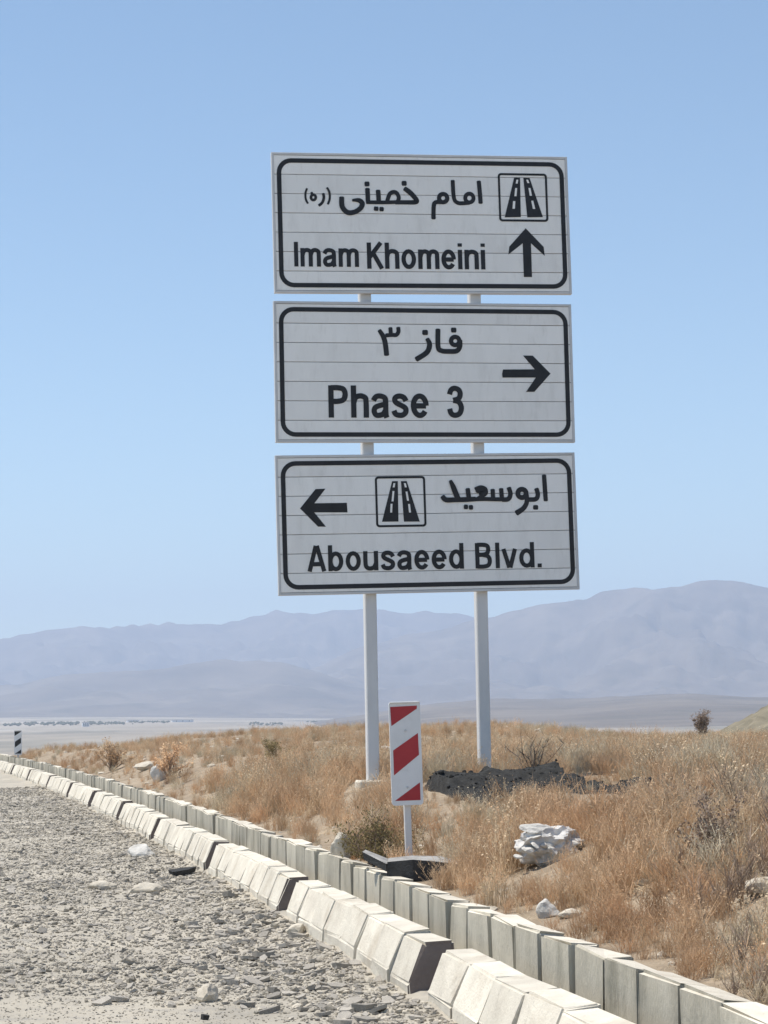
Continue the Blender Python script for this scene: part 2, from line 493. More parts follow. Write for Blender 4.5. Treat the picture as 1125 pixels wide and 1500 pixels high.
WORDS={"khomeini":[[[1.339,0.303,0.045],[1.376,0.303,0.045]],[[1.36,0.357,0.042],[1.408,0.391,0.047],[1.453,0.437,0.045],[1.484,0.481,0.042],[1.461,0.498,0.042],[1.361,0.5,0.04],[1.261,0.501,0.04]],[[1.283,0.498,0.037],[1.297,0.452,0.037],[1.278,0.406,0.037],[1.245,0.394,0.037],[1.208,0.412,0.037],[1.187,0.457,0.037],[1.174,0.5,0.037]],[[1.276,0.498,0.035],[1.199,0.502,0.035],[1.074,0.504,0.035],[0.963,0.503,0.035]],[[1.085,0.38,0.042],[1.088,0.442,0.042],[1.089,0.492,0.042]],[[0.976,0.363,0.042],[0.977,0.431,0.042],[0.978,0.497,0.042]],[[0.954,0.316,0.045],[0.991,0.315,0.045]],[[1.043,0.569,0.04],[1.077,0.571,0.04]],[[1.1,0.573,0.04],[1.132,0.575,0.04]],[[0.818,0.485,0.022],[0.883,0.486,0.042],[0.918,0.516,0.047],[0.899,0.566,0.045],[0.836,0.607,0.045],[0.762,0.61,0.047],[0.712,0.553,0.047],[0.708,0.456,0.045]]],"salutation":[[[0.356,0.37,0.019],[0.34,0.416,0.019],[0.341,0.478,0.019],[0.361,0.523,0.019]],[[0.432,0.437,0.025],[0.44,0.445,0.025],[0.443,0.455,0.025],[0.442,0.467,0.025],[0.437,0.478,0.025],[0.429,0.485,0.025],[0.418,0.488,0.025],[0.408,0.485,0.025],[0.4,0.478,0.025],[0.395,0.468,0.025],[0.395,0.456,0.025],[0.4,0.445,0.025],[0.408,0.437,0.025],[0.418,0.433,0.025],[0.428,0.435,0.025]],[[0.401,0.409,0.022],[0.41,0.433,0.022]],[[0.52,0.419,0.025],[0.526,0.463,0.025],[0.508,0.513,0.025],[0.473,0.544,0.025]],[[0.561,0.359,0.02],[0.584,0.406,0.02],[0.585,0.474,0.02],[0.566,0.528,0.02]]],"imam":[[[2.137,0.271,0.04],[2.144,0.383,0.04],[2.149,0.499,0.04]],[[2.076,0.447,0.037],[2.074,0.461,0.037],[2.067,0.474,0.037],[2.057,0.484,0.037],[2.045,0.491,0.037],[2.031,0.493,0.037],[2.018,0.491,0.037],[2.006,0.485,0.037],[1.997,0.475,0.037],[1.991,0.462,0.037],[1.989,0.448,0.037],[1.992,0.434,0.037],[1.998,0.421,0.037],[2.008,0.411,0.037],[2.02,0.404,0.037],[2.034,0.402,0.037],[2.047,0.404,0.037],[2.059,0.41,0.037],[2.068,0.42,0.037],[2.074,0.433,0.037],[2.076,0.447,0.037]],[[2.031,0.496,0.037],[1.965,0.502,0.037],[1.914,0.5,0.037],[1.877,0.469,0.037],[1.866,0.387,0.037],[1.864,0.267,0.037]],[[1.801,0.451,0.04],[1.799,0.464,0.04],[1.792,0.476,0.04],[1.783,0.486,0.04],[1.77,0.492,0.04],[1.757,0.494,0.04],[1.744,0.493,0.04],[1.732,0.487,0.04],[1.723,0.477,0.04],[1.717,0.465,0.04],[1.715,0.452,0.04],[1.718,0.439,0.04],[1.724,0.427,0.04],[1.734,0.417,0.04],[1.746,0.411,0.04],[1.759,0.409,0.04],[1.773,0.411,0.04],[1.784,0.416,0.04],[1.794,0.426,0.04],[1.799,0.438,0.04],[1.801,0.451,0.04]],[[1.737,0.492,0.04],[1.676,0.498,0.04],[1.657,0.541,0.04],[1.651,0.667,0.04]]],"phase":[[[1.82,0.28,0.045],[1.861,0.28,0.045]],[[1.896,0.392,0.041],[1.894,0.405,0.041],[1.887,0.417,0.041],[1.878,0.426,0.041],[1.866,0.432,0.041],[1.852,0.434,0.041],[1.839,0.432,0.041],[1.827,0.427,0.041],[1.818,0.417,0.041],[1.812,0.405,0.041],[1.81,0.392,0.041],[1.813,0.379,0.041],[1.819,0.367,0.041],[1.829,0.358,0.041],[1.841,0.352,0.041],[1.854,0.35,0.041],[1.867,0.352,0.041],[1.879,0.357,0.041],[1.889,0.367,0.041],[1.894,0.379,0.041],[1.896,0.392,0.041]],[[1.901,0.384,0.045],[1.9,0.447,0.045],[1.866,0.494,0.045],[1.777,0.5,0.045],[1.708,0.493,0.045],[1.675,0.455,0.045],[1.677,0.274,0.045]],[[1.522,0.308,0.047],[1.565,0.307,0.047]],[[1.563,0.372,0.037],[1.587,0.43,0.047],[1.557,0.511,0.047],[1.446,0.584,0.047]]],"digit":[[[1.073,0.289,0.037],[1.115,0.36,0.045],[1.133,0.44,0.047],[1.142,0.542,0.047]],[[1.267,0.259,0.037],[1.269,0.302,0.037],[1.245,0.335,0.037],[1.203,0.335,0.037],[1.14,0.341,0.037]],[[1.187,0.263,0.037],[1.19,0.325,0.037]]],"abousaeed":[[[2.751,0.231,0.04],[2.755,0.372,0.042],[2.759,0.491,0.04]],[[2.665,0.368,0.042],[2.679,0.427,0.042],[2.657,0.473,0.042],[2.598,0.478,0.042],[2.553,0.475,0.042]],[[2.631,0.558,0.042],[2.67,0.559,0.042]],[[2.556,0.415,0.045],[2.554,0.428,0.045],[2.547,0.439,0.045],[2.537,0.449,0.045],[2.525,0.455,0.045],[2.512,0.457,0.045],[2.498,0.454,0.045],[2.486,0.448,0.045],[2.477,0.439,0.045],[2.471,0.427,0.045],[2.47,0.414,0.045],[2.472,0.4,0.045],[2.479,0.389,0.045],[2.488,0.379,0.045],[2.501,0.373,0.045],[2.514,0.372,0.045],[2.528,0.374,0.045],[2.54,0.38,0.045],[2.549,0.389,0.045],[2.555,0.401,0.045],[2.556,0.415,0.045]],[[2.561,0.426,0.042],[2.559,0.507,0.042],[2.521,0.567,0.045],[2.448,0.615,0.05]],[[2.378,0.355,0.042],[2.393,0.418,0.042],[2.368,0.47,0.042],[2.305,0.474,0.042]],[[2.298,0.364,0.04],[2.302,0.461,0.04]],[[2.209,0.371,0.04],[2.211,0.46,0.04]],[[2.356,0.473,0.037],[2.229,0.47,0.037],[2.115,0.466,0.037],[2.001,0.468,0.037]],[[2.039,0.379,0.05],[2.067,0.371,0.07],[2.105,0.377,0.08],[2.117,0.399,0.075],[2.084,0.434,0.05]],[[2.029,0.364,0.032],[2.087,0.344,0.032],[2.137,0.365,0.032],[2.126,0.408,0.032],[2.052,0.461,0.032]],[[1.951,0.36,0.042],[1.955,0.406,0.042],[1.961,0.457,0.042]],[[1.911,0.543,0.042],[1.941,0.544,0.042]],[[1.963,0.549,0.042],[1.993,0.549,0.042]],[[1.775,0.276,0.03],[1.801,0.336,0.047],[1.826,0.405,0.05],[1.845,0.454,0.05]],[[1.688,0.434,0.045],[1.724,0.469,0.047],[1.825,0.47,0.045],[1.925,0.469,0.045],[2.026,0.465,0.042]]]}
POLYS={"arrow0":[[[2.614,0.756],[2.797,0.949],[2.805,1.042],[2.664,0.912],[2.663,1.264],[2.577,1.264],[2.577,0.913],[2.423,1.031],[2.434,0.949]]],"arrow1":[[[2.841,0.722],[2.666,0.91],[2.579,0.911],[2.685,0.763],[2.337,0.765],[2.333,0.725],[2.344,0.682],[2.676,0.678],[2.557,0.536],[2.659,0.537]]],"arrow2":[[[0.237,0.535],[0.399,0.343],[0.499,0.34],[0.383,0.485],[0.711,0.485],[0.715,0.581],[0.379,0.576],[0.493,0.721],[0.414,0.72]]],"road0_lane":[[[2.511,0.227],[2.573,0.226],[2.567,0.639],[2.397,0.644]],[[2.608,0.228],[2.674,0.229],[2.801,0.637],[2.635,0.641]]],"road0_dash":[[[2.534,0.249],[2.554,0.249],[2.545,0.29],[2.525,0.29]],[[2.518,0.336],[2.539,0.336],[2.529,0.422],[2.506,0.422]],[[2.491,0.473],[2.515,0.473],[2.507,0.553],[2.482,0.553]],[[2.637,0.248],[2.658,0.247],[2.67,0.283],[2.649,0.283]],[[2.658,0.334],[2.679,0.334],[2.693,0.415],[2.669,0.416]],[[2.683,0.467],[2.704,0.466],[2.723,0.553],[2.697,0.553]]],"road0_frame":[[[2.344,0.195],[2.839,0.19],[2.855,0.674],[2.355,0.677]]],"road2_lane":[[[1.178,0.273],[1.236,0.273],[1.23,0.681],[1.062,0.681]],[[1.268,0.274],[1.327,0.274],[1.448,0.685],[1.286,0.683]]],"road2_dash":[[[1.191,0.293],[1.21,0.293],[1.202,0.336],[1.182,0.336]],[[1.179,0.372],[1.198,0.373],[1.186,0.477],[1.166,0.477]],[[1.155,0.501],[1.175,0.501],[1.168,0.59],[1.148,0.589]],[[1.297,0.294],[1.317,0.294],[1.326,0.337],[1.306,0.337]],[[1.312,0.38],[1.332,0.38],[1.344,0.473],[1.324,0.472]],[[1.333,0.506],[1.353,0.506],[1.361,0.592],[1.341,0.592]]],"road2_frame":[[[1.012,0.232],[1.502,0.237],[1.509,0.728],[1.014,0.722]]]}
RECTS={"Imam":[0.204,0.919,0.871,1.171],"Khomeini":[0.948,0.919,2.181,1.188],"Phase":[0.534,0.853,1.566,1.18],"3":[1.76,0.853,1.924,1.178],"Abousaeed":[0.296,0.908,1.892,1.167],"Blvd.":[1.999,0.911,2.699,1.169]}
# ------------------------------------------------------------------ direction sign
AL = R(10.0)
SP0 = Vector((-0.15, 21.8, 0.0))
su = Vector((math.cos(AL), math.sin(AL), 0))
sn = Vector((math.sin(AL), -math.cos(AL), 0))     # towards the camera
sign = empty('direction_sign', SP0, AL)           # local x = along the boards, local -y = towards the camera
tag(sign, 'tall road direction sign of three stacked white boards on two steel posts', 'road sign')

def art_mesh(name, tris_list, m, parent, y):
    """flat print: list of (verts2d, faces, level); local x = u, z = -v"""
    v, f = [], []
    for vs, fs, lev in tris_list:
        k = len(v)
        v += [(a, -y - .0004 * lev, -b) for a, b in vs]
        f += [tuple(i + k for i in q) for q in fs]
    return pydata(name, v, f, m, parent)

def smooth_line(pts, n=6):
    if len(pts) < 3: return pts
    P = [pts[0]] + pts + [pts[-1]]
    out = []
    for i in range(1, len(P) - 2):
        p0, p1, p2, p3 = P[i - 1], P[i], P[i + 1], P[i + 2]
        for k in range(n):
            t = k / n
            out.append([.5 * ((2 * p1[c]) + (-p0[c] + p2[c]) * t + (2 * p0[c] - 5 * p1[c] + 4 * p2[c] - p3[c]) * t * t + (-p0[c] + 3 * p1[c] - 3 * p2[c] + p3[c]) * t ** 3) for c in range(3)])
    out.append(pts[-1])
    return out

def stroke(pts, lev, flat=False):
    closed = len(pts) > 8 and abs(pts[0][0] - pts[-1][0]) + abs(pts[0][1] - pts[-1][1]) < .004
    P = pts[:-1] if closed else smooth_line(pts)
    n = len(P); vs, fs = [], []
    def nrm(i):
        a = P[(i - 1) % n] if (closed or i > 0) else P[0]
        b = P[(i + 1) % n] if (closed or i < n - 1) else P[-1]
        dx, dy = b[0] - a[0], b[1] - a[1]
        l = math.hypot(dx, dy) or 1
        return -dy / l, dx / l
    for i in range(n):
        nx, ny = nrm(i); w = P[i][2] / 2 * (1 if flat else 1.12)
        vs.append((P[i][0] + nx * w, P[i][1] + ny * w)); vs.append((P[i][0] - nx * w, P[i][1] - ny * w))
    for i in range(n if closed else n - 1):
        j = (i + 1) % n
        fs.append((2 * i, 2 * j, 2 * j + 1, 2 * i + 1))
    if not closed and not flat:                                # slightly rounded ends
        for i, s in ((0, -1), (n - 1, 1)):
            nx, ny = nrm(i); w = P[i][2] / 2
            tx, ty = ny * s, -nx * s
            k = len(vs)
            vs += [(P[i][0] + nx * w * .62 + tx * w * .34, P[i][1] + ny * w * .62 + ty * w * .34),
                   (P[i][0] - nx * w * .62 + tx * w * .34, P[i][1] - ny * w * .62 + ty * w * .34)]
            fs.append((2 * i, k, k + 1, 2 * i + 1))
    return vs, fs, lev

def strokes_obj(name, key, parent, y):
    return art_mesh(name, [stroke(s, i) for i, s in enumerate(WORDS[key])], M_black, parent, y)

def poly_obj(name, key, m, parent, y):
    return art_mesh(name, [(q, [tuple(range(len(q)))], 0) for q in POLYS[key]], m, parent, y)

def ring_poly(outer, inner):
    n = len(outer)
    return outer + inner, [(i, (i + 1) % n, n + (i + 1) % n, n + i) for i in range(n)], 0

def rrect(x0, y0, x1, y1, r, k=7):
    out = []
    for cx, cy, a0 in ((x1 - r, y0 + r, -90), (x1 - r, y1 - r, 0), (x0 + r, y1 - r, 90), (x0 + r, y0 + r, 180)):
        for i in range(k + 1):
            a = R(a0 + 90 * i / k)
            out.append((cx + r * math.cos(a), cy + r * math.sin(a)))
    return out

def arc(cx, cy, rx, ry, a0, a1, n=14):
    return [(cx + rx * math.cos(R(a0 + (a1 - a0) * i / n)), cy + ry * math.sin(R(a0 + (a1 - a0) * i / n))) for i in range(n + 1)]
STEM, XST = [(.08, 0), (.08, 1)], [(.08, 0), (.08, .75)]
ARCH = lambda x, w: [(x, .45), (x + .05, .62), (x + w * .55, .675), (x + w * .93, .62), (x + w, .48), (x + w, 0)]
GLYPHS = {  # advance, strokes; cap height 1, x-height .75
 'I': (.16, [STEM]), 'l': (.16, [STEM]), 'i': (.16, [XST, [(.08, .87), (.08, 1)]]), '.': (.16, [[(.08, 0), (.08, .15)]]),
 'm': (.70, [XST, ARCH(.08, .27), ARCH(.35, .27)]), 'n': (.48, [XST, ARCH(.08, .32)]), 'h': (.48, [STEM, ARCH(.08, .32)]),
 'a': (.47, [[(.06, .53), (.12, .64), (.22, .675), (.34, .63), (.375, .52), (.375, .12), (.40, .0)], [(.375, .42), (.24, .385), (.11, .32), (.075, .20), (.12, .09), (.21, .075), (.31, .12), (.375, .24)]]),
 'o': (.48, [arc(.24, .375, .165, .30, 0, 360, 20)]), 'e': (.48, [[(.09, .37), (.40, .37)], arc(.24, .375, .165, .30, 0, 325, 20)]),
 'K': (.52, [STEM, [(.46, 1), (.10, .44)], [(.21, .60), (.48, 0)]]),
 'P': (.53, [STEM, [(.08, .925), (.26, .925), (.40, .88), (.445, .72), (.40, .56), (.26, .505), (.08, .505)]]),
 's': (.45, [[(.385, .52), (.33, .63), (.22, .675), (.115, .63), (.095, .53), (.15, .45), (.28, .37), (.37, .29), (.37, .17), (.30, .09), (.21, .075), (.11, .11), (.065, .22)]]),
 '3': (.48, [[(.06, .73), (.11, .87), (.22, .925), (.345, .87), (.385, .74), (.33, .60), (.17, .545)], [(.17, .545), (.34, .49), (.41, .32), (.36, .14), (.22, .075), (.10, .13), (.055, .28)]]),
 'A': (.56, [[(.06, 0), (.265, .99)], [(.50, 0), (.295, .99)], [(.13, .28), (.43, .28)]]),
 'b': (.48, [STEM, arc(.245, .375, .16, .30, 0, 360, 20)]), 'd': (.48, [arc(.235, .375, .16, .30, 0, 360, 20), [(.40, 0), (.40, 1)]]),
 'u': (.48, [[(.40, .75), (.40, 0)], [(.08, .75), (.08, .26), (.12, .12), (.21, .075), (.33, .12), (.40, .29)]]),
 'B': (.54, [STEM, [(.08, .925), (.26, .925), (.375, .88), (.405, .75), (.37, .60), (.26, .54), (.08, .54)], [(.22, .54), (.39, .47), (.44, .31), (.40, .13), (.27, .075), (.08, .075)]]),
 'v': (.44, [[(.05, .75), (.205, .01)], [(.39, .75), (.235, .01)]]),
}
def latin(text, rect, parent, y):
    x0, y0, x1, y1 = rect
    adv = sum(GLYPHS[c][0] + .05 for c in text) - .05
    H = y1 - y0; w = .166 * H
    sx = (x1 - x0) / adv
    out, x = [], 0.0
    lev = 0
    for c in text:
        a, ss = GLYPHS[c]
        for st in ss:
            out.append(stroke([[x0 + (x + px) * sx, y1 - py * H, w] for px, py in st], lev % 5, flat=True)); lev += 1
        x += a + .05
    return art_mesh('lettering', out, M_black, parent, y)

BW = 3.08
BOARDS = [  # centre u, centre z, height, tilt, label
 (.609, 6.361, 1.44, .61, 'top board for Imam Khomeini with a straight-ahead arrow'),
 (.606, 4.832, 1.43, .19, 'middle board for Phase 3 with an arrow to the right'),
 (.607, 3.300, 1.40, .72, 'bottom board for Abousaeed Blvd. with an arrow to the left')]
FRY = .0                                    # boards' front plane in sign space
for bi, (cu_, cz, H, tilt, lab) in enumerate(BOARDS):
    b = bpy.data.objects.new('sign_board', None)
    COL.objects.link(b); b.parent = sign
    b['label'] = lab
    # local origin = top left corner of the front face
    rot = Matrix.Rotation(-R(tilt), 4, 'Y')
    tl = Vector((-BW / 2, 0, H / 2)); tl.rotate(rot)
    b.location = Vector((cu_ , 0, cz)) + tl
    b.rotation_euler = rot.to_euler()
    ns = 7
    fw = .026
    sh = (H - 2 * fw) / ns
    for s in range(ns):                     # seven aluminium slats
        bm = bmesh.new()
        box(bm, fw, -.002 - .002 * random.random(), -(fw + (s + 1) * sh) + .003, BW - fw, .03, -(fw + s * sh) - .003, .0015)
        from_bm('slat', bm, M_sheet, b)
    bm = bmesh.new()                        # dark gap behind the slat joints
    box(bm, fw, .031, -H + fw, BW - fw, .034, -fw)
    from_bm('backing', bm, M_alu, b)
    bm = bmesh.new()                        # folded edge frame
    box(bm, 0, -.008, -H, fw - .001, .05, 0, .003); box(bm, BW - fw + .001, -.008, -H, BW, .05, 0, .003)
    box(bm, fw - .001, -.0075, -fw + .001, BW - fw + .001, .05, -.0005, .002); box(bm, fw - .001, -.0075, -H + .0005, BW - fw + .001, .05, -H + fw - .001, .002)
    from_bm('frame', bm, M_alu, b)
    art_mesh('border_line', [ring_poly(rrect(.052, .060, BW - .042, H - .056, .15), rrect(.098, .106, BW - .088, H - .102, .105))], M_black, b, .0062)
    Y = .0062
    if bi == 0:
        for key in ('imam', 'khomeini', 'salutation'): strokes_obj('lettering', key, b, Y)
        latin('Imam', RECTS['Imam'], b, Y); latin('Khomeini', RECTS['Khomeini'], b, Y)
    elif bi == 1:
        strokes_obj('lettering', 'phase', b, Y); strokes_obj('numeral', 'digit', b, Y)
        latin('Phase', RECTS['Phase'], b, Y); latin('3', RECTS['3'], b, Y)
    else:
        strokes_obj('lettering', 'abousaeed', b, Y)
        latin('Abousaeed', RECTS['Abousaeed'], b, Y); latin('Blvd.', RECTS['Blvd.'], b, Y)
    poly_obj('arrow', 'arrow%d' % bi, M_black, b, Y)
    if bi != 1:
        k = 'road%d' % bi
        fr = POLYS[k + '_frame'][0]
        x0 = (fr[0][0] + fr[3][0]) / 2; x1 = (fr[1][0] + fr[2][0]) / 2; y0 = (fr[0][1] + fr[1][1]) / 2; y1 = (fr[2][1] + fr[3][1]) / 2
        parts = [ring_poly(rrect(x0 - .011, y0 - .011, x1 + .011, y1 + .011, .035), rrect(x0 + .011, y0 + .011, x1 - .011, y1 - .011, .016))]
        parts += [(q, [(0, 1, 2, 3)], 1) for q in POLYS[k + '_lane']]
        o = art_mesh('road_symbol', parts, M_black, b, Y)
        for q in POLYS[k + '_dash']: art_mesh('dash', [(q, [(0, 1, 2, 3)], 0)], M_sheet, b, Y + .001)

for px, zt, zb in ((.012, 6.9, .35), (1.152, 6.9, .45)):      # two box-section posts behind the boards
    bm = bmesh.new()
    box(bm, px - .060, .058, zb, px + .060, .18, zt, .010)
    p = from_bm('post', bm, M_post, sign)
    bm = bmesh.new()
    zf = hf(*(SP0 + su * px).xy)
    bm2 = bm
    box(bm2, px - .17, -.03, zf - .12, px + .17, .30, zf + .05, .02)
    for v in bm2.verts: v.co += Vector((nz(v.co.x, v.co.z, 9, 1), nz(v.co.y, v.co.x, 9, 2), nz(v.co.z, v.co.y, 9, 3))) * .03
    c = from_bm('concrete_footing', bm2, M_kerb, sign)
    for cz in (5.75, 5.55 + 1.38, 4.25, 5.25, 2.75, 3.85):  # clamps holding the boards
        if cz > 6.85: continue
        bm = bmesh.new()
        box(bm, px - .085, .0505, cz - .03, px + .085, .0575, cz + .03, .002)
        from_bm('clamp', bm, M_alu, sign)

# ------------------------------------------------------------------ hazard markers
def hazard_marker(loc, label, m_stripe, rz=0.0, lean=0.0, ground=None):
    r = empty('hazard_marker', loc, rz)
    r.rotation_euler = (0, lean, rz)
    tag(r, label, 'marker post', 'striped hazard markers by the kerb')
    bw, bh, b0 = .215, .705, .35
    bm = bmesh.new()
    o = rrect(-bw / 2, b0, bw / 2, b0 + bh, .022, 5)
    lo = [bm.verts.new((x, -.012, z)) for x, z in o]; hi = [bm.verts.new((x, .012, z)) for x, z in o]
    bm.faces.new(lo); bm.faces.new(hi[::-1])
    n = len(o)
    for i in range(n): bm.faces.new((lo[i], hi[i], hi[(i + 1) % n], lo[(i + 1) % n]))
    bmesh.ops.recalc_face_normals(bm, faces=bm.faces)
    from_bm('board', bm, M_white_paint, r)
    bm = bmesh.new(); box(bm, -bw / 2 + .004, -.022, b0 + bh - .012, bw / 2 - .004, -.0125, b0 + bh - .002, .002)
    from_bm('top_lip', bm, M_white_paint, r)
    for q in ([(.04, .05), (.90, .045), (.89, .075), (.06, .235)], [(.09, .47), (.90, .31), (.91, .52), (.09, .71)], [(.09, .955), (.91, .785), (.91, .955)]):
        pydata('stripe', [((u - .5) * bw, -.0125 - .0007, b0 + bh * (1 - v)) for u, v in q], [tuple(range(len(q)))], m_stripe, r)
    bm = bmesh.new(); box(bm, -.024, .013, -.25, .024, .053, b0 + bh * .8, .004)
    from_bm('pole', bm, M_post, r)
    for zz in (b0 + .12, b0 + bh - .2):
        bm = bmesh.new(); bmesh.ops.create_cone(bm, cap_ends=True, segments=8, radius1=.009, radius2=.007, depth=.006)
        bmesh.ops.rotate(bm, verts=bm.verts, matrix=Matrix.Rotation(R(90), 3, 'X'))
        for v in bm.verts: v.co += Vector((0, -.0155, zz))
        from_bm('bolt', bm, M_alu, r)
    return r
hazard_marker((.13, 15.0, .425), 'white hazard marker with three slanting red stripes on a pole beside the direction sign', M_red, R(6), R(-.9))
hazard_marker((-10.62, 63.0, .06), 'small distant hazard marker with dark and white stripes at the left edge', M_dark, R(4), R(0))

# ------------------------------------------------------------------ stones and rubble
def rock_mesh(name, size, seed, m, sub=2, flat=1.0, rough=.35):
    bm = bmesh.new()
    bmesh.ops.create_icosphere(bm, subdivisions=sub, radius=1)
    rr = random.Random(seed)
    pl = [(Vector((rr.uniform(-1, 1), rr.uniform(-1, 1), rr.uniform(-1, 1))).normalized(), rr.uniform(.55, .85)) for _ in range(7)]
    for v in bm.verts:
        c = v.co.copy()
        for d, l in pl:                     # cut facets
            k = c.dot(d)
            if k > l: c -= d * (k - l) * .92
        c += c.normalized() * rough * .4 * noise.noise(c * 2.3 + Vector((seed * 3.1, 0, 0)))
        v.co = Vector((c.x * size[0], c.y * size[1], c.z * size[2] * flat))
    me = bpy.data.meshes.new(name)
    bm.normal_update(); bm.to_mesh(me); bm.free()
    me.materials.append(m)
    return me
def rock(name, loc, size, seed, m, label, cat='rock', group=None, rz=0.0, tilt=0.0, sub=2):
    o = link(name, rock_mesh(name, size, seed, m, sub))
    if field_d(loc[0], loc[1]) > .02: loc = (loc[0], loc[1], hf(loc[0], loc[1]) + size[2] * .5)
    o.location = loc; o.rotation_euler = (tilt, tilt * .6, rz)
    return tag(o, label, cat, group)
rock('rock', (-2.5, 22.2, .05), (.15, .17, .09), 3, M_white_rock, 'white rock lying on the gravel road beside the fourth sloping kerb run', rz=.4, sub=3)
rock('rock', (-.35, 15.95, .44), (.085, .08, .115), 4, M_cream_rock, 'upright cream rock standing just behind the upright kerb, left of the olive shrub', sub=3)
rock('rock', (.80, 11.3, .43), (.062, .065, .062), 5, M_white_rock, 'small round pale rock just behind the upright kerb, in the right half', sub=3)
rock('rock', (.90, 11.15, .41), (.075, .06, .030), 6, M_cream_rock, 'small flat pale stone right of the round rock behind the upright kerb', rz=.3, sub=3)
rock('rock', (-3.55, 33.8, .58), (.15, .14, .19), 7, M_white_rock, 'white pointed rock in brown weeds behind the kerb, left of centre', tilt=.4)
rock('rock', (-4.15, 37.7, .56), (.26, .2, .10), 8, M_cream_rock, 'flat cream rock farther left in the brown weeds')
rock('rock', (-1.3, 31.0, .95), (.15, .12, .09), 9, M_white_rock, 'white rock left of the sign posts, beside the small green shrub')
rock('rock', (-1.88, 26.5, .62), (.10, .1, .08), 10, M_cream_rock, 'lower cream rock of two in the weeds left of the sign')
rock('rock', (-1.55, 26.2, .72), (.09, .1, .09), 11, M_cream_rock, 'upper cream rock of two in the weeds left of the sign')
rock('rock', (1.36, 14.3, .93), (.05, .05, .035), 12, M_white_rock, 'small pale stone in the weeds right of the white sack')
rock('rock', (3.1, 24.6, 1.02), (.10, .1, .10), 13, M_cream_rock, 'cream stone far back in the right field')
rock('rock', (1.70, 10.0, .60), (.11, .10, .045), 15, M_cream_rock, 'pale flat slab lying in weeds at the lower right edge', rz=.2)
rock('rock', (-.05, 33.0, 1.06), (.12, .1, .05), 16, M_white_rock, 'white flat stone seen between the left post and the red striped marker')
# flat slabs on the road
for i, (x, y, sx, sy, lab) in enumerate([(-2.38, 18.25, .12, .1, 'white slab on the road, left of two pale slabs together'), (-2.0, 17.9, .17, .12, 'white slab on the road, right of two pale slabs together'),
                                         (-.92, 11.1, .10, .06, 'small pale slab on the bare dusty patch of road'), (-.62, 14.3, .09, .08, 'pale broken stone at the foot of the third sloping kerb run')]):
    rock('slab', (x, y, .015), (sx, sy, .055), 30 + i, M_cream_rock, lab, 'slab', rz=i * .7, sub=3)
# broken asphalt slab behind the kerb at the red marker
def jagged_slab(name, pts, th, m_side, m_top, parent, seed):
    rr = random.Random(seed)
    bm = bmesh.new()
    top = [bm.verts.new(p) for p in pts]
    bot = [bm.verts.new((p[0] + rr.uniform(-.01, .01), p[1] + rr.uniform(-.01, .01), p[2] - th)) for p in pts]
    ft = bm.faces.new(top); fb = bm.faces.new(bot[::-1]); n = len(pts)
    for i in range(n): bm.faces.new((top[i], bot[i], bot[(i + 1) % n], top[(i + 1) % n]))
    bmesh.ops.recalc_face_normals(bm, faces=bm.faces)
    bm.faces.ensure_lookup_table(); bm.faces[0].material_index = 1
    o = from_bm(name, bm, m_side, parent)
    o.data.materials.append(m_top)
    return o
br = empty('asphalt_slab', (.12, 14.05, .36))
tag(br, 'broken dark asphalt slab lying behind the kerb at the foot of the red striped marker', 'slab')
jagged_slab('slab_piece', [(-.14, -.02, .10), (.02, -.07, .115), (.16, -.05, .10), (.31, -.10, .085), (.33, .06, .09), (.20, .22, .115), (.02, .25, .12), (-.13, .2, .11)], .13, M_tar, M_tar_lit, br, 1)
jagged_slab('slab_piece', [(-.30, .16, .155), (-.28, .22, .165), (-.12, .20, .10), (-.06, .02, .085), (-.15, -.03, .09)], .05, M_tar, M_tar_lit, br, 2)
jagged_slab('slab_piece', [(.24, -.18, .01), (.36, -.22, .0), (.37, -.14, .005), (.26, -.11, .015)], .03, M_tar, M_tar_lit, br, 3)

# low dark lumpy mound on the ground by the right post
SP_FAR = [(.28, 20.5), (.8, 20.75), (1.5, 20.5), (1.72, 19.2), (2.25, 18.4)]
SP_NEAR = [(.28, 20.2), (.42, 19.6), (.56, 18.2), (.75, 16.9), (.95, 17.3), (1.12, 18.2), (1.45, 18.5), (1.75, 17.3), (2.0, 16.8), (2.25, 17.4)]
def mound_h(x, y):
    """height of the mound over the field, negative outside"""
    if not .28 <= x <= 2.25: return -1
    a, c = prof(SP_NEAR, x), prof(SP_FAR, x)
    jit = .22 * nz(x, y, 2.6, 3) + .1 * nz(x, y, 7, 5)
    e = min((y - a) / .5, (c - y) / .28, (x - .28) / .12, (2.25 - x) / .12) + jit
    return e
mv, mf = [], []
NX, NY = 80, 96
for j in range(NY + 1):
    for i in range(NX + 1):
        x, y = .2 + 2.2 * i / NX, 16.5 + 4.6 * j / NY
        e = smooth01(mound_h(x, y))
        mv.append((x, y, hf(x, y) - .05 + e * (.10 + .06 * nz(x, y, 2.1, 2) + .05 * nz(x, y, 6, 4) + .03 * nz(x, y, 15, 4)) + .10 * e * smooth01((y - 18.5) / 2)))
for j in range(NY):
    for i in range(NX):
        a = j * (NX + 1) + i
        mf.append((a, a + 1, a + NX + 2, a + NX + 1))
tag(pydata('dark_mound', mv, mf, M_mound, smooth=True), 'low dark lumpy mound among the weeds at the right sign post', 'earth heap')

